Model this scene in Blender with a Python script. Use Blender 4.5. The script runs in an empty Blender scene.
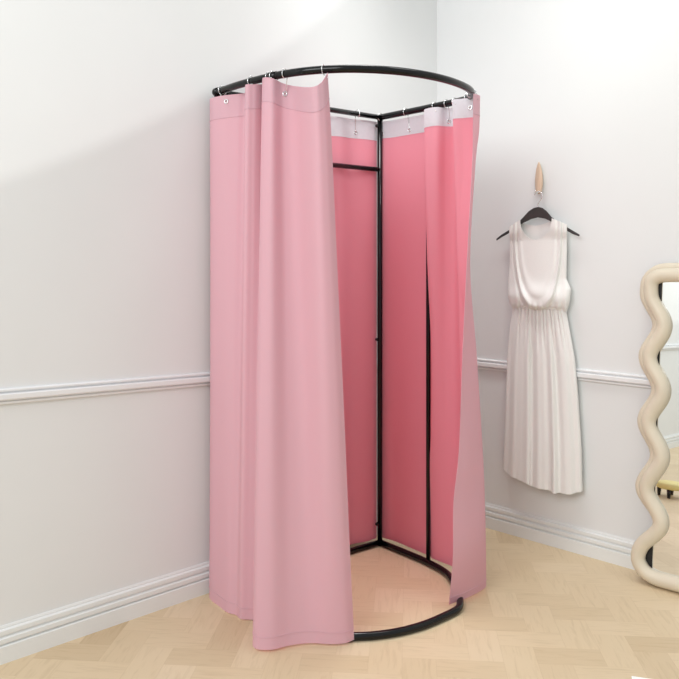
import bpy, bmesh, math, random
from mathutils import Vector, Matrix
random.seed(4)
SC = bpy.context.scene
COL = SC.collection
V = Vector

# ------------------------------------------------------------------ materials
def newmat(name):
    m = bpy.data.materials.new(name); m.use_nodes = True
    nt = m.node_tree
    return m, nt, nt.nodes['Principled BSDF']

def add(nt, kind, **kw):
    n = nt.nodes.new(kind)
    for k, v in kw.items(): setattr(n, k, v)
    return n

def mth(nt, op, a, b=None, c=None):
    n = nt.nodes.new('ShaderNodeMath'); n.operation = op
    for i, x in enumerate((a, b, c)):
        if x is None: continue
        if isinstance(x, (int, float)): n.inputs[i].default_value = x
        else: nt.links.new(x, n.inputs[i])
    return n.outputs[0]

def ramp(nt, fac, stops):
    r = nt.nodes.new('ShaderNodeValToRGB')
    el = r.color_ramp.elements
    while len(el) < len(stops): el.new(0.5)
    for e, (p, c) in zip(el, stops): e.position = p; e.color = (*c, 1)
    nt.links.new(fac, r.inputs[0])
    return r.outputs[0]

def noise_out(nt, scale, detail=3, rough=.55, vec=None, stretch=None, dist=0):
    n = nt.nodes.new('ShaderNodeTexNoise')
    n.inputs['Scale'].default_value = scale
    n.inputs['Detail'].default_value = detail
    n.inputs['Roughness'].default_value = rough
    n.inputs['Distortion'].default_value = dist
    if vec is None:
        vec = nt.nodes.new('ShaderNodeNewGeometry').outputs['Position']
    if stretch:
        mp = nt.nodes.new('ShaderNodeMapping'); mp.inputs['Scale'].default_value = stretch
        nt.links.new(vec, mp.inputs[0]); vec = mp.outputs[0]
    nt.links.new(vec, n.inputs['Vector'])
    return n.outputs['Fac']

def bump(nt, bsdf, h, strength, dist=.002):
    b = nt.nodes.new('ShaderNodeBump')
    b.inputs['Strength'].default_value = strength; b.inputs['Distance'].default_value = dist
    nt.links.new(h, b.inputs['Height']); nt.links.new(b.outputs[0], bsdf.inputs['Normal'])

def simple(name, col, rough=.5, metal=0, var=.04, nscale=30, bmp=0, stretch=None, spec=.5, trans=0, tcol=None):
    m, nt, b = newmat(name)
    f = noise_out(nt, nscale, stretch=stretch)
    lo = tuple(max(0, c*(1-var)) for c in col); hi = tuple(min(1, c*(1+var)) for c in col)
    c = ramp(nt, f, [(.3, lo), (.7, hi)])
    nt.links.new(c, b.inputs['Base Color'])
    b.inputs['Roughness'].default_value = rough
    b.inputs['Metallic'].default_value = metal
    b.inputs['Specular IOR Level'].default_value = spec
    if bmp: bump(nt, b, f, bmp)
    if trans:
        t = nt.nodes.new('ShaderNodeBsdfTranslucent')
        if tcol: t.inputs['Color'].default_value = (*tcol, 1)
        else: nt.links.new(c, t.inputs['Color'])
        mx = nt.nodes.new('ShaderNodeMixShader'); mx.inputs[0].default_value = trans
        out = nt.nodes['Material Output']
        nt.links.new(b.outputs[0], mx.inputs[1]); nt.links.new(t.outputs[0], mx.inputs[2])
        nt.links.new(mx.outputs[0], out.inputs['Surface'])
    return m

M_wall   = simple('wall_paint', (.77, .785, .782), .85, var=.008, nscale=3, spec=.2)
M_trim   = simple('trim_paint', (.81, .82, .825), .5, var=.008, nscale=8, spec=.35)
M_skirt  = simple('skirting_paint', (.79, .81, .80), .5, var=.008, nscale=8, spec=.35)
M_pink   = simple('pink_polyester', (.745, .52, .59), .75, var=.02, nscale=900, spec=.2, trans=.28, tcol=(.96, .26, .35), bmp=.05)
M_inner_shade  = simple('pink_inner_shade', (.99, .435, .53), .8, var=.02, nscale=900, spec=.15, trans=.28, tcol=(.96, .26, .35), bmp=.05)  # same pink cloth, deeper so the booth's interior shade is in the colour
M_white  = simple('white_lining', (.90, .91, .95), .6, var=.02, nscale=60, spec=.3, trans=.35)
M_black  = simple('black_enamel', (.003, .0034, .0038), .13, var=.1, nscale=20, spec=.35)
M_chrome = simple('chrome_wire', (.80, .80, .80), .22, metal=1, var=.03)
M_hookw  = simple('white_hook_plastic', (.82, .82, .82), .35, var=.03)
M_dress  = simple('cream_crepe', (.83, .825, .80), .8, var=.015, nscale=250, spec=.15, bmp=.08)
M_hanger = simple('black_hanger', (.040, .038, .037), .45, var=.1)
M_petal  = simple('blond_wood', (.60, .44, .32), .5, var=.12, nscale=60, stretch=(1, 1, .12))
M_cream  = simple('cream_resin', (.69, .62, .49), .42, var=.035, nscale=9, spec=.45)
M_board  = simple('black_board', (.006, .006, .007), .5, var=.1)
M_yellow = simple('pale_yellow_fabric', (.80, .70, .30), .7, var=.05, nscale=40)
M_paper  = simple('white_paper', (.97, .97, .96), .6, var=.004)

def mirror_mat():
    m, nt, b = newmat('mirror_glass')
    f = noise_out(nt, 2)
    c = ramp(nt, f, [(0, (.86, .87, .86)), (1, (.88, .89, .88))])
    nt.links.new(c, b.inputs['Base Color'])
    b.inputs['Metallic'].default_value = 1; b.inputs['Roughness'].default_value = .015
    return m
M_mirror = mirror_mat()

def floor_mat():
    m, nt, b = newmat('herringbone_oak')
    W = .108
    pos = nt.nodes.new('ShaderNodeNewGeometry').outputs['Position']
    rot = nt.nodes.new('ShaderNodeMapping')
    rot.inputs['Rotation'].default_value = (0, 0, math.radians(5.0))
    rot.inputs['Location'].default_value = (.02, .035, 0)
    nt.links.new(pos, rot.inputs[0])
    sx = nt.nodes.new('ShaderNodeSeparateXYZ'); nt.links.new(rot.outputs[0], sx.inputs[0])
    x = mth(nt, 'DIVIDE', sx.outputs[0], W); y = mth(nt, 'DIVIDE', sx.outputs[1], W)
    cx = mth(nt, 'FLOOR', x); cy = mth(nt, 'FLOOR', y)
    fx = mth(nt, 'SUBTRACT', x, cx); fy = mth(nt, 'SUBTRACT', y, cy)
    k = mth(nt, 'FLOORED_MODULO', mth(nt, 'ADD', cx, cy), 4.0)
    isV = mth(nt, 'GREATER_THAN', k, 1.5)
    isH = mth(nt, 'SUBTRACT', 1.0, isV)
    sec = mth(nt, 'GREATER_THAN', mth(nt, 'FLOORED_MODULO', k, 2.0), .5)
    def sel(h, v): return mth(nt, 'ADD', mth(nt, 'MULTIPLY', h, isH), mth(nt, 'MULTIPLY', v, isV))
    along = mth(nt, 'ADD', sel(fx, fy), sec)
    across = sel(fy, fx)
    ix = mth(nt, 'SUBTRACT', cx, mth(nt, 'MULTIPLY', sec, isH))
    iy = mth(nt, 'SUBTRACT', cy, mth(nt, 'MULTIPLY', sec, isV))
    cid = nt.nodes.new('ShaderNodeCombineXYZ')
    nt.links.new(ix, cid.inputs[0]); nt.links.new(iy, cid.inputs[1]); nt.links.new(isV, cid.inputs[2])
    wn = nt.nodes.new('ShaderNodeTexWhiteNoise'); wn.noise_dimensions = '3D'
    nt.links.new(cid.outputs[0], wn.inputs['Vector'])
    rnd = wn.outputs['Value']
    base = ramp(nt, rnd, [(0, (.60, .465, .295)), (.10, (.665, .53, .35)), (.5, (.70, .565, .38)), (.88, (.715, .58, .395)), (1, (.735, .60, .42))])
    # grain along each block
    gv = nt.nodes.new('ShaderNodeCombineXYZ')
    nt.links.new(mth(nt, 'ADD', mth(nt, 'MULTIPLY', along, .55), mth(nt, 'MULTIPLY', rnd, 91.0)), gv.inputs[0])
    nt.links.new(mth(nt, 'MULTIPLY', across, 5.0), gv.inputs[1])
    nt.links.new(mth(nt, 'MULTIPLY', rnd, 37.0), gv.inputs[2])
    g = noise_out(nt, 1.6, 5, .6, gv.outputs[0], dist=.6)
    gcol = ramp(nt, g, [(.25, (.88, .86, .82)), (.5, (1, 1, 1)), (.8, (1.0, 1.0, 1.0))])
    mul = add(nt, 'ShaderNodeMix', data_type='RGBA', blend_type='MULTIPLY')
    mul.inputs[0].default_value = 1
    nt.links.new(base, mul.inputs[6]); nt.links.new(gcol, mul.inputs[7])
    # soft large blotches of the timber
    bl = noise_out(nt, 2.2, 2)
    bc = ramp(nt, bl, [(.3, (.95, .94, .92)), (.7, (1, 1, 1))])
    mul2 = add(nt, 'ShaderNodeMix', data_type='RGBA', blend_type='MULTIPLY'); mul2.inputs[0].default_value = 1
    nt.links.new(mul.outputs[2], mul2.inputs[6]); nt.links.new(bc, mul2.inputs[7])
    e = mth(nt, 'MINIMUM', mth(nt, 'MINIMUM', across, mth(nt, 'SUBTRACT', 1.0, across)),
            mth(nt, 'MINIMUM', along, mth(nt, 'SUBTRACT', 2.0, along)))
    seam = mth(nt, 'LESS_THAN', e, .011)
    mul3 = add(nt, 'ShaderNodeMix', data_type='RGBA', blend_type='MULTIPLY')
    nt.links.new(mth(nt, 'MULTIPLY', seam, .12), mul3.inputs[0])
    nt.links.new(mul2.outputs[2], mul3.inputs[6]); mul3.inputs[7].default_value = (.55, .42, .28, 1)
    nt.links.new(mul3.outputs[2], b.inputs['Base Color'])
    b.inputs['Roughness'].default_value = .48
    b.inputs['Specular IOR Level'].default_value = .35
    bump(nt, b, mth(nt, 'SUBTRACT', g, mth(nt, 'MULTIPLY', seam, 1.0)), .12, .001)
    return m
M_floor = floor_mat()

# ------------------------------------------------------------------ helpers
def link(name, bm, mat, parent=None, smooth=True):
    bmesh.ops.recalc_face_normals(bm, faces=bm.faces)
    me = bpy.data.meshes.new(name); bm.to_mesh(me); bm.free()
    if smooth:
        for p in me.polygons: p.use_smooth = True
    me.materials.append(mat)
    o = bpy.data.objects.new(name, me); COL.objects.link(o)
    if parent is not None: o.parent = parent; o.matrix_parent_inverse = Matrix.Translation(-V(parent.location))
    return o

def thing(name, label, cat, loc, group=None):
    o = bpy.data.objects.new(name, None); COL.objects.link(o)
    o.location = loc; o.empty_display_size = .05
    return tag(o, label, cat, group)

def tag(o, label, cat, group=None):
    o['label'] = label; o['category'] = cat
    if group: o['group'] = group
    return o

def crv(pts, n=8, closed=False):
    """Catmull-Rom through points of any dimension (tuples/Vectors)."""
    P = [V(p) for p in pts]; N = len(P); out = []
    rng = N if closed else N-1
    for i in range(rng):
        if closed: a, b, c, d = P[i-1], P[i], P[(i+1) % N], P[(i+2) % N]
        else:
            b, c = P[i], P[i+1]
            a = P[i-1] if i > 0 else b*2-c
            d = P[i+2] if i+2 < N else c*2-b
        for j in range(n):
            t = j/n
            out.append(.5*((2*b)+(c-a)*t+(2*a-5*b+4*c-d)*t*t+(3*b-a-3*c+d)*t**3))
    if not closed: out.append(P[-1].copy())
    return out

def sweep(bm, pts, r, seg=12, closed=False, caps=True, squash=None):
    pts = [V(p) for p in pts]; n = len(pts)
    def tan(i):
        if closed: t = pts[(i+1) % n]-pts[i-1]
        else: t = pts[min(i+1, n-1)]-pts[max(i-1, 0)]
        return t.normalized()
    t0 = tan(0)
    up = V((0, 0, 1)) if abs(t0.z) < .9 else V((1, 0, 0))
    nrm = t0.cross(up).normalized()
    rings = []
    for i in range(n):
        t = tan(i)
        nrm = (nrm - t*nrm.dot(t)).normalized()
        bn = t.cross(nrm)
        rr = r[i] if isinstance(r, (list, tuple)) else r
        rings.append([bm.verts.new(pts[i]+(nrm*math.cos(a)+bn*math.sin(a))*rr)
                      for a in (2*math.pi*k/seg for k in range(seg))])
    m = n if closed else n-1
    for i in range(m):
        A = rings[i]; B = rings[(i+1) % n]
        off = 0
        if closed and i == n-1:      # match twist
            off = min(range(seg), key=lambda k: (A[0].co-B[k].co).length)
        for k in range(seg):
            bm.faces.new((A[k], A[(k+1) % seg], B[(k+1+off) % seg], B[(k+off) % seg]))
    if caps and not closed:
        bm.faces.new(rings[0]); bm.faces.new(rings[-1])
    return bm

def tube(name, pts, r, mat, parent=None, seg=14, closed=False):
    return link(name, sweep(bmesh.new(), pts, r, seg, closed), mat, parent)

def ball(bm, c, r, seg=12, scale=(1, 1, 1)):
    m = Matrix.Translation(c) @ Matrix.Diagonal((*scale, 1))
    bmesh.ops.create_uvsphere(bm, u_segments=seg, v_segments=seg//2+2, radius=r, matrix=m)
    return bm

def prism(bm, base, prof, d, ext):
    """extrude a (out, z) profile along vector; base point, out-dir d, ext vector"""
    A = [bm.verts.new(base + d*o + V((0, 0, z))) for o, z in prof]
    B = [bm.verts.new(base + ext + d*o + V((0, 0, z))) for o, z in prof]
    n = len(prof)
    for i in range(n): bm.faces.new((A[i], A[(i+1) % n], B[(i+1) % n], B[i]))
    bm.faces.new(A); bm.faces.new(B)
    return bm

def solid(o, t, offset=0):
    s = o.modifiers.new('solid', 'SOLIDIFY'); s.thickness = t; s.offset = offset
    e_ = o.modifiers.new('crease', 'EDGE_SPLIT'); e_.split_angle = math.radians(50)
    return o

# ------------------------------------------------------------------ the room
aL = V((.724, .690, 0)).normalized(); nL = V((.690, -.724, 0)).normalized()   # left wall: towards corner, into room
wR = V((.7064, -.7078, 0)).normalized(); nR = V((-.7078, -.7064, 0)).normalized()
pL = V((-1.085, 2.52, 0)); pR = V((.708, 3.82, 0))
det = aL.x*(-wR.y)-(-wR.x)*aL.y
dd = pR-pL
s_c = (dd.x*(-wR.y)-(-wR.x)*dd.y)/det
CORN = pL+aL*s_c
WH = 3.1; LEN = 5.5

def wall(name, start, direc, nrm):
    bm = bmesh.new()
    prism(bm, start, [(0, 0), (0, WH), (-.12, WH), (-.12, 0)], nrm, direc)
    o = link(name, bm, M_wall, smooth=False); o['kind'] = 'structure'
wall('wall_left', CORN - nL*0 + aL*.12, -aL*(LEN+.12), nL)
wall('wall_right', CORN, wR*LEN, nR)

bm = bmesh.new()
f = [CORN+aL*.2-wR*.2, CORN-aL*LEN-wR*.2, CORN-aL*LEN+wR*LEN, CORN+aL*.2+wR*LEN]
for z in (0, -.05):
    vs = [bm.verts.new(V((p.x, p.y, z))) for p in f]; bm.faces.new(vs)
bm.verts.ensure_lookup_table()
for i in range(4): bm.faces.new([bm.verts[j] for j in (i, (i+1) % 4, 4+(i+1) % 4, 4+i)])
o = link('floor', bm, M_floor, smooth=False); o['kind'] = 'structure'

skirt = [(0, 0), (.019, 0), (.019, .053), (.017, .055), (.009, .056), (.009, .0605), (.015, .0615), (.0165, .064), (.0165, .077), (.014, .079),
         (.007, .080), (.007, .0855), (.011, .0865), (.0125, .089), (.0125, .101), (.010, .104), (.005, .105), (.005, .110), (.003, .115), (0, .115)]
rail = [(0, -.026), (.008, -.026), (.010, -.024), (.010, -.018), (.006, -.016), (.006, -.0125), (.018, -.0115), (.020, -.008), (.020, .006), (.018, .0085),
        (.005, .0095), (.005, .0135), (.010, .0145), (.012, .017), (.012, .021), (.009, .0235), (0, .024)]
for nm, start, direc, nrm, prof in (('baseboard_left', CORN, -aL*LEN, nL, skirt), ('baseboard_right', CORN, wR*LEN, nR, skirt)):
    o = link(nm, prism(bmesh.new(), start, prof, nrm, direc), M_skirt, smooth=False); o['kind'] = 'structure'
o = link('trim_1', prism(bmesh.new(), CORN+V((0, 0, .786)), rail, nL, -aL*LEN+V((0, 0, .0295*LEN))), M_trim, smooth=False); o['kind'] = 'structure'
o = link('trim_2', prism(bmesh.new(), CORN+V((0, 0, .786)), rail, nR, wR*LEN), M_trim, smooth=False); o['kind'] = 'structure'

# ------------------------------------------------------------------ fitting room frame
ZT = 1.933
CNR = V((.182, 3.56, 0)); LEND = V((-.4705, 3.027, 0))
ARC = [(-.4705, 3.027), (-.438, 2.988), (-.380, 2.915), (-.305, 2.835), (-.219, 2.758), (-.125, 2.700), (-.02, 2.668),
       (.085, 2.666), (.190, 2.692), (.290, 2.745), (.380, 2.820), (.450, 2.908), (.497, 2.995), (.515, 3.078),
       (.507, 3.152), (.4714, 3.216)]
RBAR = [(.411, 3.289), (.345, 3.372)]
arc_pts = [V((x, y, 0)) for x, y in ARC]
path = crv([(*p, 0) for p in ARC+RBAR], 6)
path += [path[-1].lerp(CNR, t) for t in (.167, .333, .5, .667, .833)] + [CNR.copy()]
lbar = [CNR.lerp(LEND, t) for t in (0, .5, 1)]
frame = thing('fitting_room_frame', 'black metal tube frame of the pink round fitting room, two posts and rails', 'frame', (CNR.x, CNR.y, 0))
RT = .0138
def lift(ps, z): return [V((p.x, p.y, z)) for p in ps]
tube('top_rail', lift(path, ZT), RT, M_black, frame)
tube('top_rail', lift(lbar, ZT), .0115, M_black, frame)
ARC_B = ARC[:-5]+[(.430, 2.872), (.448, 2.925), (.4535, 2.99), (.4535, 3.06), (.448, 3.13), (.437, 3.20)]
path_b = crv([(*p, 0) for p in ARC_B+[(.403, 3.272), (.345, 3.360)]], 6)
path_b += [path_b[-1].lerp(CNR, t) for t in (.5, 1)]
tube('bottom_rail', lift(path_b, .0145), RT, M_black, frame)
tube('bottom_rail', lift(lbar, .0145), .0125, M_black, frame)
tube('corner_post', [(CNR.x, CNR.y, .0), (CNR.x, CNR.y, 1.0), (CNR.x, CNR.y, ZT+.006)], .0118, M_black, frame)
PST = V((.371, 3.305, 0)); 
PST = V((.3755, 3.333, 0))
tube('side_post', [(PST.x, PST.y, .004), (PST.x, PST.y, 1.0), (PST.x, PST.y, ZT)], .0095, M_black, frame)
tube('post', [(LEND.x, LEND.y, .004), (LEND.x, LEND.y, 1.0), (LEND.x, LEND.y, ZT)], .0105, M_black, frame)
tube('crossbar', [(CNR.x, CNR.y, 1.697), ((CNR.x+LEND.x)/2, (CNR.y+LEND.y)/2, 1.697), (LEND.x, LEND.y, 1.697)], .0105, M_black, frame)
# end cap at the left end of the top rail, sleeve joint on the arc
e = V((LEND.x, LEND.y, ZT)); tdir = (path[0]-path[3]).normalized()
tube('end_cap', [e-tdir*.012, e+tdir*.010, e+tdir*.016], [.0165, .0165, .013], M_black, frame)
i0 = min(range(len(path)), key=lambda i: abs(path[i].x+.215) + (1 if path[i].y > 2.9 else 0))
tube('rail_sleeve', lift(path[i0-2:i0+1], ZT), .0152, M_black, frame)
vb = V((-.774, -.633, 0))
for z in (1.893, .931, .10):
    c = V((CNR.x, CNR.y, z))
    b_ = sweep(bmesh.new(), [c+vb*.008, c+vb*.020, c+vb*.024], [.0075, .0075, .005], 10)
    link('bolt', b_, M_black, frame)

# ------------------------------------------------------------------ curtains
def cloth(rows, nu, nv, wob=None):
    """rows: list of rows of control points, top to bottom -> grid of points"""
    dense = [crv(r, nu) for r in rows]
    ncol = len(dense[0])
    cols = [crv([dense[k][j] for k in range(len(rows))], nv) for j in range(ncol)]
    return cols       # cols[j][i]

def grid_mesh(cols):
    bm = bmesh.new()
    vv = [[bm.verts.new(p) for p in c] for c in cols]
    for j in range(len(vv)-1):
        for i in range(len(vv[0])-1):
            bm.faces.new((vv[j][i], vv[j+1][i], vv[j+1][i+1], vv[j][i+1]))
    return bm

def grid_normals(cols):
    out = []
    for j in range(len(cols)):
        a = cols[max(j-1, 0)]; b = cols[min(j+1, len(cols)-1)]
        row = []
        for i in range(len(cols[0])):
            du = b[i]-a[i]; dv = cols[j][min(i+1, len(cols[0])-1)]-cols[j][max(i-1, 0)]
            n = du.cross(dv)
            row.append(n.normalized() if n.length > 1e-9 else V((0, 0, 0)))
        out.append(row)
    return out

def pt(px, Y, z):                       # a point at depth Y on the sight line of column px
    return ((px-339.5)/788*Y, Y, z)

# ---- left curtain: free edge at the opening -> round the left end -> along the left bar to the corner
lo = V((-.633, .774, 0))
def lb(t, off): p = CNR.lerp(LEND, t)+lo*off; return (p.x, p.y)
topL = [(-.040, 2.632, 1.912), (-.0597, 2.606, 1.874), (-.0910, 2.612, 1.860), (-.1525, 2.748, 1.893), (-.1985, 2.772, 1.908),
        (-.2360, 2.740, 1.920), (-.2727, 2.790, 1.931), (-.262, 2.842, 1.922), (-.285, 2.815, 1.915), (-.3060, 2.800, 1.911),
        (-.3345, 2.805, 1.910), (-.3437, 2.930, 1.912), (-.3787, 2.944, 1.908), (-.4310, 2.960, 1.906), (-.4810, 2.995, 1.905), (-.496, 3.035, 1.905)]
botL = [(0.0488, 2.6507, .010), (0.0183, 2.6264, .010), (-0.0315, 2.6200, .010), (-0.0968, 2.6270, .010), (-0.1615, 2.6120, .010),
        (-0.2296, 2.5806, .010), (-0.2860, 2.6060, .010), (-0.2794, 2.7432, .010), (-0.2965, 2.790, .010), (-0.3220, 2.800, .010),
        (-0.3525, 2.805, .010), (-0.3708, 2.8346, .010), (-0.4064, 2.8570, .010), (-0.4440, 2.9078, .010), (-0.4917, 2.9820, .010), (-0.4856, 3.0582, .010)]
inner = []
offs = [.020, .034, .020, .036, .018, .034, .022, .036, .016, .030, .014, .016]
ts = [.95, .86, .77, .68, .59, .50, .42, .34, .26, .17, .08, .005]
for t, of in zip(ts, offs):
    x, y = lb(t, of); topL.append((x, y, 1.912 if t > .2 else 1.914))
    x, y = lb(t, .022+(of-.022)*.8); botL.append((x, y, .029))
def midrow(A, B, w, g):
    return [(a[0]+(b[0]-a[0])*g, a[1]+(b[1]-a[1])*g, a[2]+(b[2]-a[2])*w) for a, b in zip(A, B)]
rowsL = [topL, midrow(topL, botL, .06, .08), midrow(topL, botL, .14, .17), midrow(topL, botL, .35, .37), midrow(topL, botL, .6, .62), midrow(topL, botL, .82, .82), botL]
colsL = cloth(rowsL, 7, 9)

# ---- right curtain: corner -> along the right bar -> round end -> free edge
def rrow(mid, zt):
    return [(x, y, z if zt is None else zt) for x, y, z in mid]
topR = [pt(380.5, 3.575, 1.916), pt(388, 3.545, 1.914), pt(396, 3.505, 1.912), pt(412, 3.435, 1.913), pt(426, 3.372, 1.912), pt(431, 3.35, 1.912),
        pt(430, 3.315, 1.913), pt(424.5, 3.288, 1.914), pt(429, 3.258, 1.916), pt(437, 3.246, 1.918), pt(446, 3.272, 1.919), pt(455, 3.270, 1.920),
        pt(458, 3.205, 1.924), pt(452.5, 3.140, 1.926), pt(462, 3.120, 1.926), pt(470, 3.105, 1.926),
        pt(477, 3.095, 1.925), pt(480, 3.060, 1.924), pt(477, 3.025, 1.923), pt(473.5, 3.000, 1.921)]
botR = [pt(380.5, 3.590, .028), pt(388, 3.560, .028), pt(396, 3.530, .028), pt(412, 3.445, .028), pt(426, 3.375, .028), pt(431, 3.352, .028),
        pt(434, 3.345, .028), pt(431, 3.340, .028), pt(434, 3.322, .028), pt(440, 3.295, .028), pt(447, 3.265, .028), pt(455, 3.232, .028),
        pt(462, 3.200, .028), pt(466, 3.165, .028), pt(474, 3.135, .028), pt(480, 3.105, .028),
        pt(484.5, 3.110, .014), pt(484.8, 3.062, .014), pt(468, 2.976, .014), pt(449, 2.912, .014)]
def lerpr(w, over):
    r = midrow(topR, botR, w, w)
    for k, v in over.items(): r[k] = (*v, r[k][2])
    return r
def xy(px, Y): p = pt(px, Y, 0); return (p[0], p[1])
R1 = lerpr(.07, {7: xy(424.5, 3.288), 16: xy(476, 3.095), 17: xy(479, 3.06), 18: xy(476.5, 3.022), 19: xy(473, 2.998)})
R2 = lerpr(.135, {7: xy(424.7, 3.288), 15: xy(469, 3.105), 16: xy(474, 3.09), 17: xy(475.5, 3.055), 18: xy(474.5, 3.02), 19: xy(472.3, 2.995)})
R3 = lerpr(.34, {6: xy(431, 3.318), 7: xy(427.5, 3.290), 8: xy(431, 3.268), 14: xy(459, 3.13), 15: xy(465, 3.11), 16: xy(469, 3.08), 17: xy(470, 3.05), 18: xy(469, 3.01), 19: xy(466.8, 2.98)})
R4 = lerpr(.52, {6: xy(434, 3.325), 7: xy(431, 3.30), 8: xy(434, 3.28), 15: xy(470, 3.10), 16: xy(475, 3.08), 17: xy(476, 3.04), 18: xy(469, 2.99), 19: xy(462.5, 2.95)})
R5 = lerpr(.70, {7: xy(431, 3.32), 16: xy(480.5, 3.075), 17: xy(481.5, 3.03), 18: xy(471, 2.965), 19: xy(459, 2.92)})
R6 = lerpr(.80, {16: xy(482.5, 3.07), 17: xy(483.5, 3.02), 18: xy(469, 2.95), 19: xy(453.5, 2.895)})
R7 = lerpr(.90, {16: xy(484, 3.065), 17: xy(484.5, 3.015), 18: xy(469, 2.935), 19: xy(453, 2.88)})
colsR = cloth([topR, R1, R2, R3, R4, R5, R6, R7, botR], 7, 7)

def hem_band(cols, rows, off, sgn, j0, j1):
    nrm = grid_normals(cols)
    return [[cols[j][i]+nrm[j][i]*off*sgn for i in rows] for j in range(j0, j1)]

def build_curtain(name, cols, label, inward, lin_rows, grommets):
    t = thing(name, label, 'curtain', (cols[0][-1].x, cols[0][-1].y, 0))
    p_ = link('panel', grid_mesh(cols), M_pink, t)
    me = p_.data                      # the mesh must face outwards, its other face carries the painted-in interior shade
    nn = grid_normals(cols)[len(cols)//4][20]*inward
    q_ = min(me.polygons, key=lambda f: (f.center-cols[len(cols)//4][20]).length)
    if q_.normal.dot(nn) > 0: me.flip_normals()
    me.materials.append(M_inner_shade)
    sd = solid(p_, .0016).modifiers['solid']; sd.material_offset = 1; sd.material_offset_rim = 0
    # white waterproof band inside the head of the curtain
    band = hem_band(cols, lin_rows, .0016, inward, 0, len(cols))
    solid(link('header_lining', grid_mesh(band), M_white, t), .0006)
    # stitched hem ridge across the outside of the header and at the foot
    nrm = grid_normals(cols)
    for nm, ri in (('header_seam', lin_rows[-1]), ('hem_seam', len(cols[0])-2)):
        sm = sweep(bmesh.new(), [cols[j][ri]-nrm[j][ri]*inward*.0012 for j in range(len(cols))], .0011, 5)
        link(nm, sm, M_pink, t)
    for j, i, side in grommets:
        c = cols[j][i]; n = nrm[j][i]*inward*side
        a = n.cross(V((0, 0, 1))).normalized(); bb = n.cross(a)
        ring = [c+n*.0022+(a*math.cos(q)+bb*math.sin(q))*.0072 for q in (2*math.pi*k/14 for k in range(14))]
        link('grommet', sweep(bmesh.new(), ring, .0024, 6, closed=True), M_chrome, t)
    return t

def find_col(cols, i, x, lo_=0, hi_=None):
    hi_ = hi_ or len(cols)
    return min(range(lo_, hi_), key=lambda j: abs(cols[j][i].x/cols[j][i].y*788+339.5-x))
def row_at(cols, j, dz):
    z0 = cols[j][0].z
    return min(range(len(cols[0])), key=lambda i: abs(z0-dz-cols[j][i].z))
LR = list(range(0, row_at(colsL, 150, .088)+1)); RR = list(range(0, row_at(colsR, 40, .085)+1))

# which way is inward?
nl = grid_normals(colsL)[100][20]; inwardL = 1 if nl.dot(V((.1, 3.1, 0))-V((colsL[100][20].x, colsL[100][20].y, 0))) > 0 else -1
nr = grid_normals(colsR)[20][20]; inwardR = 1 if nr.dot(V((.1, 3.0, 0))-V((colsR[20][20].x, colsR[20][20].y, 0))) > 0 else -1

hooks = []      # (rail point, tangent, attach point, label)
half = 16*7
def place(cols, inward, x, dz, side, lo_, hi_, rail, lab, grom):
    j = find_col(cols, 0, x, lo_, hi_); i = row_at(cols, j, dz)
    if dz > .02: grom.append((j, i, side))
    n = grid_normals(cols)[j][i]*inward*side
    hooks.append((rail, cols[j][i]+n*.004, lab))
gl, gr = [], []
allp = path
def near_rail(x, front):
    c = [p for k, p in enumerate(path) if (p.y < 3.06) == front]
    return min(c, key=lambda p: abs(p.x/p.y*788+339.5-x))
def left_rail(x):
    c = [CNR.lerp(LEND, k/200) for k in range(201)]
    return min(c, key=lambda p: abs(p.x/p.y*788+339.5-x))
place(colsL, inwardL, 226, .030, -1, 60, 105, near_rail(223, True), 'chrome hook at the left end of the front rail, nearest the end cap', gl)
place(colsL, inwardL, 252, .006, -1, 50, 75, near_rail(252, True), 'chrome hook over the narrow middle fold of the left pink curtain', gl)
place(colsL, inwardL, 271, .006, -1, 10, 42, near_rail(270, True), 'chrome hook at the left corner of the front pink fold, left of a close pair', gl)
place(colsL, inwardL, 277, .006, -1, 10, 42, near_rail(274, True), 'chrome hook at the left corner of the front pink fold, right of a close pair', gl)
place(colsL, inwardL, 285, .040, -1, 0, 42, near_rail(284, True), 'chrome hook with shiny grommet in the middle of the front pink fold', gl)
place(colsL, inwardL, 326.5, .012, -1, 0, 10, near_rail(321, True), 'chrome hook at the free edge of the left pink curtain, beside the opening', gl)
place(colsL, inwardL, 354.5, .055, 1, half, None, left_rail(357), 'chrome hook on the back left rail over the white band, left of the corner post', gl)
place(colsR, inwardR, 382.5, .050, 1, 0, 20, CNR+V((.004, -.006, 0)), 'chrome hook at the top of the corner post where the two rails meet', gr)
place(colsR, inwardR, 410, .055, 1, 0, 30, near_rail(408.5, False), 'chrome hook with grommet on the right rail, first one right of the corner post', gr)
place(colsR, inwardR, 436, .010, 1, 50, 80, near_rail(435.5, False), 'chrome hook over the pleat of the right curtain, left of a close pair', gr)
place(colsR, inwardR, 449, .055, 1, 50, 84, near_rail(446, False), 'chrome hook with grommet over the pleat of the right curtain, right of a close pair', gr)
place(colsR, inwardR, 456, .010, 1, 86, 110, near_rail(455, False), 'chrome hook where the right rail starts to curve, second from the bend', gr)
place(colsR, inwardR, 470, .045, 1, 90, 120, near_rail(469, False), 'chrome hook with grommet inside the rounded right bend of the rail', gr)
place(colsR, inwardR, 477, .012, -1, 112, None, V((.513, 3.055, 0)), 'chrome hook outside the right bend, at the free edge of the right curtain', gr)

build_curtain('curtain', colsL, 'pink curtain on the left and front of the fitting room, hanging in three wide folds', inwardL, LR, gl)
build_curtain('curtain', colsR, 'pink curtain on the right of the fitting room, darker inside, flaring out at its foot', inwardR, RR, gr)

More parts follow.
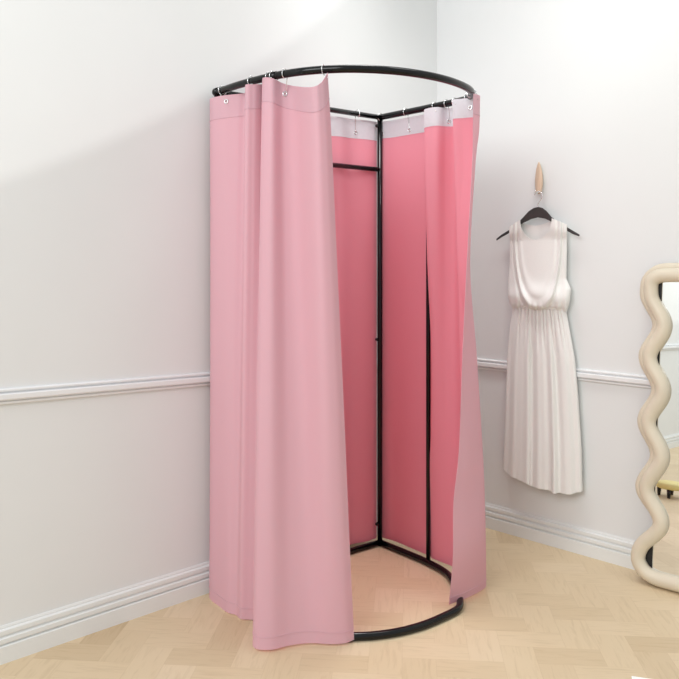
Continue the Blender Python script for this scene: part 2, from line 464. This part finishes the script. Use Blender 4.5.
for rp, at, lab in hooks:
    k = min(range(len(path)), key=lambda i: (path[i]-V((rp.x, rp.y, 0))).length)
    tg = (path[min(k+1, len(path)-1)]-path[max(k-1, 0)]).normalized()
    if 'back left' in lab: tg = (LEND-CNR).normalized()
    side = V((-tg.y, tg.x, 0))
    if side.dot(V((at.x-rp.x, at.y-rp.y, 0))) < 0: side = -side
    c = V((rp.x, rp.y, ZT)); R = RT+.0035
    loop = [c+side*math.cos(a)*R+V((0, 0, 1))*math.sin(a)*R for a in [math.radians(q) for q in range(-110, -421, -20)]]
    # goes round over the rail, leaves it on the curtain's side and runs down to the eyelet
    last = loop[-1]
    pts = loop + [last.lerp(at, .35)+side*.002, last.lerp(at, .7)+side*.002, V(at)]
    o = link('curtain_hook', sweep(bmesh.new(), crv(pts, 2), .0017, 6), M_chrome)
    tag(o, lab, 'curtain hook', 'chrome hooks on the curtain rail')

# ------------------------------------------------------------------ dress on the right wall
def D(u, z, o): return pR + wR*(u+.60*(o-.06)) + nR*o + V((0, 0, z))
def tab(T, x):
    if x <= T[0][0]: return T[0][1]
    for (a, b), (c, d) in zip(T, T[1:]):
        if x <= c: return b+(d-b)*(x-a)/(c-a)
    return T[-1][1]
Lout = [(1.060, .192), (1.074, .184), (1.092, .174), (1.125, .1640), (1.175, .1660), (1.266, .174), (1.336, .176), (1.40, .174), (1.4284, .1725), (1.463, .1735)]
Rout = [(1.060, .466), (1.074, .470), (1.100, .479), (1.125, .4830), (1.162, .4859), (1.2056, .4643), (1.3325, .4667), (1.433, .4667), (1.463, .4667)]
dress = thing('sleeveless_dress', 'cream sleeveless dress with draped cowl front hanging from a black hanger on the wall', 'dress', tuple(D(.33, .25, .04)))

def sstep(a, b, x):
    t = min(1, max(0, (x-a)/(b-a))); return t*t*(3-2*t)

def bodice_sheet(front):
    bm = bmesh.new()
    NZ, NU = 76, 40
    nb = 1.372 if front else 1.432           # lowest point of the neckline
    ul, ur = .231, .392                     # inner edges of the straps at the shoulder
    um = .31
    rows = []
    for i in range(NZ+1):
        zz = i/NZ
        row = []
        for half_ in (0, 1):
            for j in range(NU+1):
                t = j/NU
                z0 = 1.062 + (1.455-1.062)*zz
                L, R_ = tab(Lout, z0), tab(Rout, z0)
                if z0 <= nb: il = ir = um
                else:
                    q = (z0-nb)/(1.455-nb)
                    w_ = math.sqrt(max(0, 1-(1-q)**2))
                    il = um+(ul-um)*w_; ir = um+(ur-um)*w_
                u_ = L+(il-L)*t if half_ == 0 else ir+(R_-ir)*t
                # shoulder seam slopes down towards the outside
                drop = .030*sstep(.72, 1, zz)
                z = z0 - (drop*(1-t) if half_ == 0 else drop*t) + .019*zz**3
                x = (u_-(L+R_)/2)/((R_-L)/2)
                dome = math.sqrt(max(0, 1-min(1, abs(x))**2.6))
                if front:
                    o_ = .036 + .030*dome*(1-.55*zz) + .020*dome*math.exp(-((z0-1.12)/.045)**2) - .022*dome*sstep(1.085, 1.062, z0)
                    o_ += .012*sstep(.78, .93, zz)
                    dz = 1.42-z
                    r = (abs(u_-.318)/.122)**2.3 + (max(0, dz)/.365)**2.3
                    o_ += .010*(1-sstep(.86, 1.02, r))*dome**.5*(.35+.65*sstep(1.40, 1.15, z0))
                    lw = .55+.45*sstep(.36, .27, u_)
                    o_ += dome**.6*lw*(.013*math.exp(-((r-.88)/.11)**2) - .009*math.exp(-((r-1.10)/.08)**2)
                                       + .006*math.exp(-((r-.48)/.12)**2) - .004*math.exp(-((r-.66)/.07)**2))
                    # gathered puckers at the waist
                    o_ += .004*math.sin(u_*210)*math.exp(-((z0-1.07)/.022)**2)
                    # soft vertical tucks by the straps
                    o_ += .003*math.sin((u_-.2)*150)*sstep(1.0, 1.15, r)*dome
                else:
                    o_ = .034 - .012*dome*(1-zz) + .002*math.sin(u_*70)
                row.append(bm.verts.new(D(u_, z, o_)))
        rows.append((row, z0 > nb))
    for i in range(NZ):
        a, ga = rows[i]; b, gb = rows[i+1]
        for j in range(2*(NU+1)-1):
            if j == NU: continue
            bm.faces.new((a[j], a[j+1], b[j+1], b[j]))
    bmesh.ops.remove_doubles(bm, verts=bm.verts, dist=.0003)
    return bm
solid(link('bodice', bodice_sheet(True), M_dress, dress), .0014)
solid(link('back_panel', bodice_sheet(False), M_dress, dress), .0014)

skL = [(0, .194), (.12, .1766), (.31, .1604), (.48, .155), (.66, .1495), (.84, .1441), (1, .1390)]
skR = [(0, .4610), (.12, .4811), (.27, .5049), (.44, .519), (.60, .5284), (.77, .5377), (1, .5424)]
hemT = [(.139, .308), (.155, .297), (.187, .286), (.262, .276), (.285, .266), (.375, .266), (.392, .262), (.48, .268), (.5424, .286)]
bm = bmesh.new()
NF, NV = 150, 44
grid = []
for i in range(NV+1):
    t = i/NV; row = []
    L, R_ = tab(skL, t), tab(skR, t)
    for j in range(2*NF):
        front = j <= NF
        a = j/NF if front else (2*NF-j)/NF
        x = 2*a-1
        u_ = L+(R_-L)*a
        z = 1.076 + (tab(hemT, .139+.4034*a)-1.076)*t
        dome = (max(0, 1-abs(x)**3.2))**.6
        ph = a*2*math.pi
        if front:
            big = .50*math.cos(ph*6.0+.8+.5*math.sin(ph)) + .32*math.cos(ph*3.1+1.9) + .25*math.cos(ph*9+.4)
            fine = math.cos(ph*15+.6)*.55 + .3*math.cos(ph*22)
            o_ = .030 + (.026+.012*t)*dome + dome*((.013*sstep(.02, .3, t))*big + .006*(1-sstep(.02, .30, t))*fine)
            o_ += .012*dome*sstep(.62, .645, a)*(1-sstep(.645, .9, a))*sstep(.3, 1, t)      # overlapping pleats seen at the hem
            o_ += .010*dome*sstep(.345, .365, a)*(1-sstep(.365, .55, a))*sstep(.3, 1, t)
        else:
            o_ = .030 - .006*dome - .003*math.cos(ph*4)*dome*t
        row.append(bm.verts.new(D(u_, z, max(.022, o_))))
    grid.append(row)
n = 2*NF
for i in range(NV):
    for j in range(n):
        bm.faces.new((grid[i][j], grid[i][(j+1) % n], grid[i+1][(j+1) % n], grid[i+1][j]))
solid(link('skirt', bm, M_dress, dress), .0012)
# gathered waist seam
wp = [D(.194+.267*a, 1.073+.0035*math.sin(a*55), .030+.030*(max(0, 1-abs(2*a-1)**3))**.6) for a in [k/60 for k in range(61)]]
link('waist_seam', sweep(bmesh.new(), wp, .0045, 7), M_dress, dress)
# neckline binding
nk = []
for k in range(41):
    a = k/40; x = 2*a-1
    u_ = .31+.086*math.copysign(abs(x)**1.0, x)
    nk.append(D(u_, 1.376+(1.455-1.376)*(1-math.sqrt(max(0, 1-x*x))), .058-.004*abs(x)))

# hanger
hg = thing('clothes_hanger', 'black hanger with pale metal hook holding the cream dress', 'hanger', tuple(D(.3233, 1.46, .04)))
prof = [(.1005, 1.3895), (.128, 1.408), (.1658, 1.4265), (.21, 1.454), (.2475, 1.487), (.275, 1.512), (.300, 1.5255), (.3233, 1.530), (.346, 1.524),
        (.368, 1.508), (.392, 1.481), (.43, 1.452), (.4667, 1.4335), (.498, 1.416), (.5280, 1.3990)]
low = [(.5265, 1.391), (.496, 1.402), (.4667, 1.418), (.43, 1.434), (.395, 1.4585), (.36, 1.475), (.3233, 1.482), (.29, 1.476), (.2475, 1.4600), (.21, 1.440), (.1658, 1.4125), (.128, 1.395), (.1015, 1.3805)]
poly = prof+low
bm = bmesh.new()
A = [bm.verts.new(D(u_, z, .0485)) for u_, z in poly]; B = [bm.verts.new(D(u_, z, .0345)) for u_, z in poly]
fA = bm.faces.new(A); fB = bm.faces.new(B)
for i in range(len(poly)): bm.faces.new((A[i], A[(i+1) % len(poly)], B[(i+1) % len(poly)], B[i]))
o = link('hanger_arms', bm, M_hanger, hg, smooth=False)
bv = o.modifiers.new('b', 'BEVEL'); bv.width = .003; bv.segments = 2
hk = [D(.3225, 1.526, .0415), D(.3225, 1.540, .0415), D(.331, 1.553, .0415), D(.342, 1.566, .0415), D(.345, 1.581, .0415), D(.338, 1.594, .0415),
      D(.325, 1.599, .0415), D(.312, 1.594, .0415), D(.306, 1.585, .0415)]
link('hanger_hook', sweep(bmesh.new(), crv(hk, 4), .0022, 8), M_chrome, hg)

# wooden petal hook on the wall
pk = thing('wall_hook', 'pale wooden petal-shaped wall hook holding the black hanger', 'wall hook', tuple(D(.328, 1.66, 0)))
bm = bmesh.new()
rows = []
for i in range(25):
    t = i/24; z = 1.588+(1.737-1.588)*t
    w_ = .0215*math.sin(math.pi*min(1, .10+.89*t)**.95)**.62 if 0 < t < 1 else .0015
    w_ = max(.002, w_*(1.0-.12*t))
    uc = .3275+.004*t*(1-t)
    oc = .012+.018*(1-t)**1.5
    rows.append([bm.verts.new(D(uc+w_*math.cos(a), z, oc+.0095*math.sin(a)*(w_/.0195+.15))) for a in [2*math.pi*k/16 for k in range(16)]])
for i in range(24):
    for k in range(16): bm.faces.new((rows[i][k], rows[i][(k+1) % 16], rows[i+1][(k+1) % 16], rows[i+1][k]))
bm.faces.new(rows[0]); bm.faces.new(rows[-1])
link('petal', bm, M_petal, pk)
pgs = crv([D(.328, 1.612, .010), D(.326, 1.600, .026), D(.322, 1.5945, .040), D(.314, 1.595, .052), D(.306, 1.603, .058)], 4)
link('prong', sweep(bmesh.new(), pgs, .0032, 8), M_chrome, pk)

# ------------------------------------------------------------------ wavy mirror leaning on the right wall
e1 = V((.735, -.678, 0)).normalized(); n0 = V((-.678, -.735, 0)).normalized()
al = math.radians(2.8)
e2 = (-n0*math.sin(al)+V((0, 0, 1))*math.cos(al)); nM = (n0*math.cos(al)+V((0, 0, 1))*math.sin(al))
O = V((1.229, 3.124, 0))
MW = .60
def Mp(a, b, c): return O + e1*a + e2*b + nM*c
lam = .2588
def amp(b): return .040-.013*min(1, max(0, b-.13)/.3)
def wave(b): return -amp(b)*math.cos(2*math.pi*(b-.122)/lam) - .010*max(0, 1-b/.3) + .011*min(1, b/.4)
def loop_path(r_out):
    L = []
    for k in range(0, 33):
        b = .13+(1.160-.13)*k/32
        L.append((wave(b)-r_out*min(1, max(0, (b-.12)/.22)), b))
    top = [(-.014-r_out*.8, 1.200+r_out*.4), (.010-r_out*.3, 1.223+r_out*.85), (.06, 1.230+r_out*.9), (.2, 1.230+r_out*.9), (MW/2, 1.230+r_out*.9)]
    bot = [(MW/2, .032), (.2, .032), (.07, .031), (.02, .033), (-.022, .050), (-.047, .088)]
    left = bot+L+top
    right = [(MW-a, b) for a, b in reversed(left)][1:-1]
    return left+right
mir = thing('floor_mirror', 'tall mirror with cream wavy tubular frame leaning against the right wall', 'mirror', tuple(O))
RF = .030
front = [Mp(a, b, .0) for a, b in loop_path(0)]
fr = link('frame', sweep(bmesh.new(), crv([tuple(p) for p in front], 3, True), .0285, 14, closed=True), M_cream, mir)
back = [Mp(a, max(b, .037), -.021) for a, b in loop_path(.034)]
link('outer_roll', sweep(bmesh.new(), crv([tuple(p) for p in back], 3, True), .019, 12, closed=True), M_cream, fr)
# black backing board following the wave
bm = bmesh.new()
lp = loop_path(0)
A = [bm.verts.new(Mp(a, b, -.012)) for a, b in lp]; B = [bm.verts.new(Mp(a, b, -.020)) for a, b in lp]
bm.faces.new(A); bm.faces.new(B)
for i in range(len(lp)): bm.faces.new((A[i], A[(i+1) % len(lp)], B[(i+1) % len(lp)], B[i]))
link('backing_board', bm, M_board, mir, smooth=False)
# bevelled glass
bm = bmesh.new()
def rect(a0, b0, a1, b1, c): return [bm.verts.new(Mp(*q, c)) for q in ((a0-.010, b0), (a1, b0), (a1, b1), (a0+.010, b1))]
g0, g1, h0, h1 = .016, MW-.018, .035, 1.24
r0 = rect(g0, h0, g1, h1, -.0115); r1 = rect(g0, h0, g1, h1, -.0075); r2 = rect(g0+.003, h0+.003, g1-.003, h1-.003, -.0065)
for a, b in ((r0, r1), (r1, r2)):
    for i in range(4): bm.faces.new((a[i], a[(i+1) % 4], b[(i+1) % 4], b[i]))
bm.faces.new(r2); bm.faces.new(r0)
link('mirror_glass', bm, M_mirror, mir, smooth=False)

# ------------------------------------------------------------------ paper at the bottom edge
bm = bmesh.new()
P0 = V((.902, 2.434, 0)); d1 = V((.954, -.30, 0)).normalized(); d2 = V((-.30, -.954, 0)).normalized()
q = [P0, P0+d1*.21, P0+d1*.21+d2*.297, P0+d2*.297]
A = [bm.verts.new(p+V((0, 0, .0015))) for p in q]; B = [bm.verts.new(p+V((0, 0, .0002))) for p in q]
bm.faces.new(A); bm.faces.new(B)
for i in range(4): bm.faces.new((A[i], A[(i+1) % 4], B[(i+1) % 4], B[i]))
tag(link('paper_sheet', bm, M_paper, smooth=False), 'white paper sheet on the oak floor, only its corner in view at the bottom edge', 'paper')

# ------------------------------------------------------------------ low footstool, seen only in the mirror
st = thing('footstool', 'small low footstool with pale yellow seat and black feet, seen in the floor mirror', 'stool', (-.49, 2.15, 0))
bm = bmesh.new()
prof = [(0, .050), (.07, .050), (.082, .055), (.086, .068), (.082, .082), (.07, .088), (0, .09)]
rg = []
for r_, z in prof[1:-1]: rg.append([bm.verts.new((-.49+r_*math.cos(a), 2.15+r_*math.sin(a), z)) for a in [2*math.pi*k/32 for k in range(32)]])
for a_, b_ in zip(rg, rg[1:]):
    for k in range(32): bm.faces.new((a_[k], a_[(k+1) % 32], b_[(k+1) % 32], b_[k]))
bm.faces.new(rg[0]); bm.faces.new(rg[-1])
link('seat', bm, M_yellow, st)
for q in range(4):
    a = math.radians(-55+90*q); lx, ly = -.49+.066*math.cos(a), 2.15+.066*math.sin(a)
    link('leg', sweep(bmesh.new(), [(lx, ly, 0), (lx, ly, .03), (lx, ly, .056)], [.009, .012, .013], 10), M_board, st)

# ------------------------------------------------------------------ lights
W = bpy.data.worlds.new('world'); SC.world = W; W.use_nodes = True
bg = W.node_tree.nodes['Background']; bg.inputs[0].default_value = (.97, 1, 1.02, 1); bg.inputs[1].default_value = .73

def area(name, loc, target, size, power, col=(1, 1, 1), spread=180):
    l = bpy.data.lights.new(name, 'AREA'); l.shape = 'RECTANGLE'; l.size, l.size_y = size; l.energy = power; l.color = col; l.spread = math.radians(spread)
    o = bpy.data.objects.new(name, l); COL.objects.link(o); o.location = loc
    o.rotation_euler = (V(target)-V(loc)).to_track_quat('-Z', 'Y').to_euler()
    return o
area('key_light', (-2.05, -.75, 3.3), (1.0, 3.2, .9), (2.8, 2.0), 114, (.98, 1, 1))  # unseen key light added from the front left, no window modelled
area('right_wall_fill', (.95, 2.72, 3.1), (.70, 3.72, .7), (.6, .4), 3.0, (1, .985, .955), 90)  # unseen lamp added to lift the shaded right wall beside the booth
area('booth_fill', (.17, 3.27, 3.1), (.19, 3.30, 0), (.6, .6), 4.0, (1, .99, .97), 66)  # overhead fill added to brighten the inside of the booth, no fitting there

# unseen spot added to brighten the upper part of the left wall; the rim of its cone is the slanted edge
a0 = pL + V((0, 0, 1.498)); a1 = pL+aL*.84 + V((0, 0, 1.945))
mid = a0.lerp(a1, .62); along = (a1-a0).normalized(); perp = nL.cross(along).normalized()
if perp.z < 0: perp = -perp
RS = 5.5; DS = 4.5
cen = mid+perp*RS
sl = bpy.data.lights.new('wall_patch_spot', 'SPOT'); sl.energy = 470; sl.spot_size = 2*math.atan(RS/DS); sl.spot_blend = .002; sl.shadow_soft_size = .02; sl.color = (1, .985, .965)
so = bpy.data.objects.new('wall_patch_spot', sl); COL.objects.link(so); so.location = cen+nL*DS
so.rotation_euler = (-nL).to_track_quat('-Z', 'Y').to_euler()

# ------------------------------------------------------------------ camera
cam = bpy.data.cameras.new('camera'); co = bpy.data.objects.new('camera', cam); COL.objects.link(co)
co.location = (0, 0, 1.28); co.rotation_euler = (math.radians(90), 0, 0)
cam.sensor_width = 36; cam.lens = 36*788/679; cam.shift_y = -(339.5-262)/679
cam.clip_start = .05
SC.camera = co
vs = SC.view_settings
vs.view_transform = 'Standard'; vs.look = 'None'; vs.exposure = 0; vs.gamma = 1; vs.use_curve_mapping = False
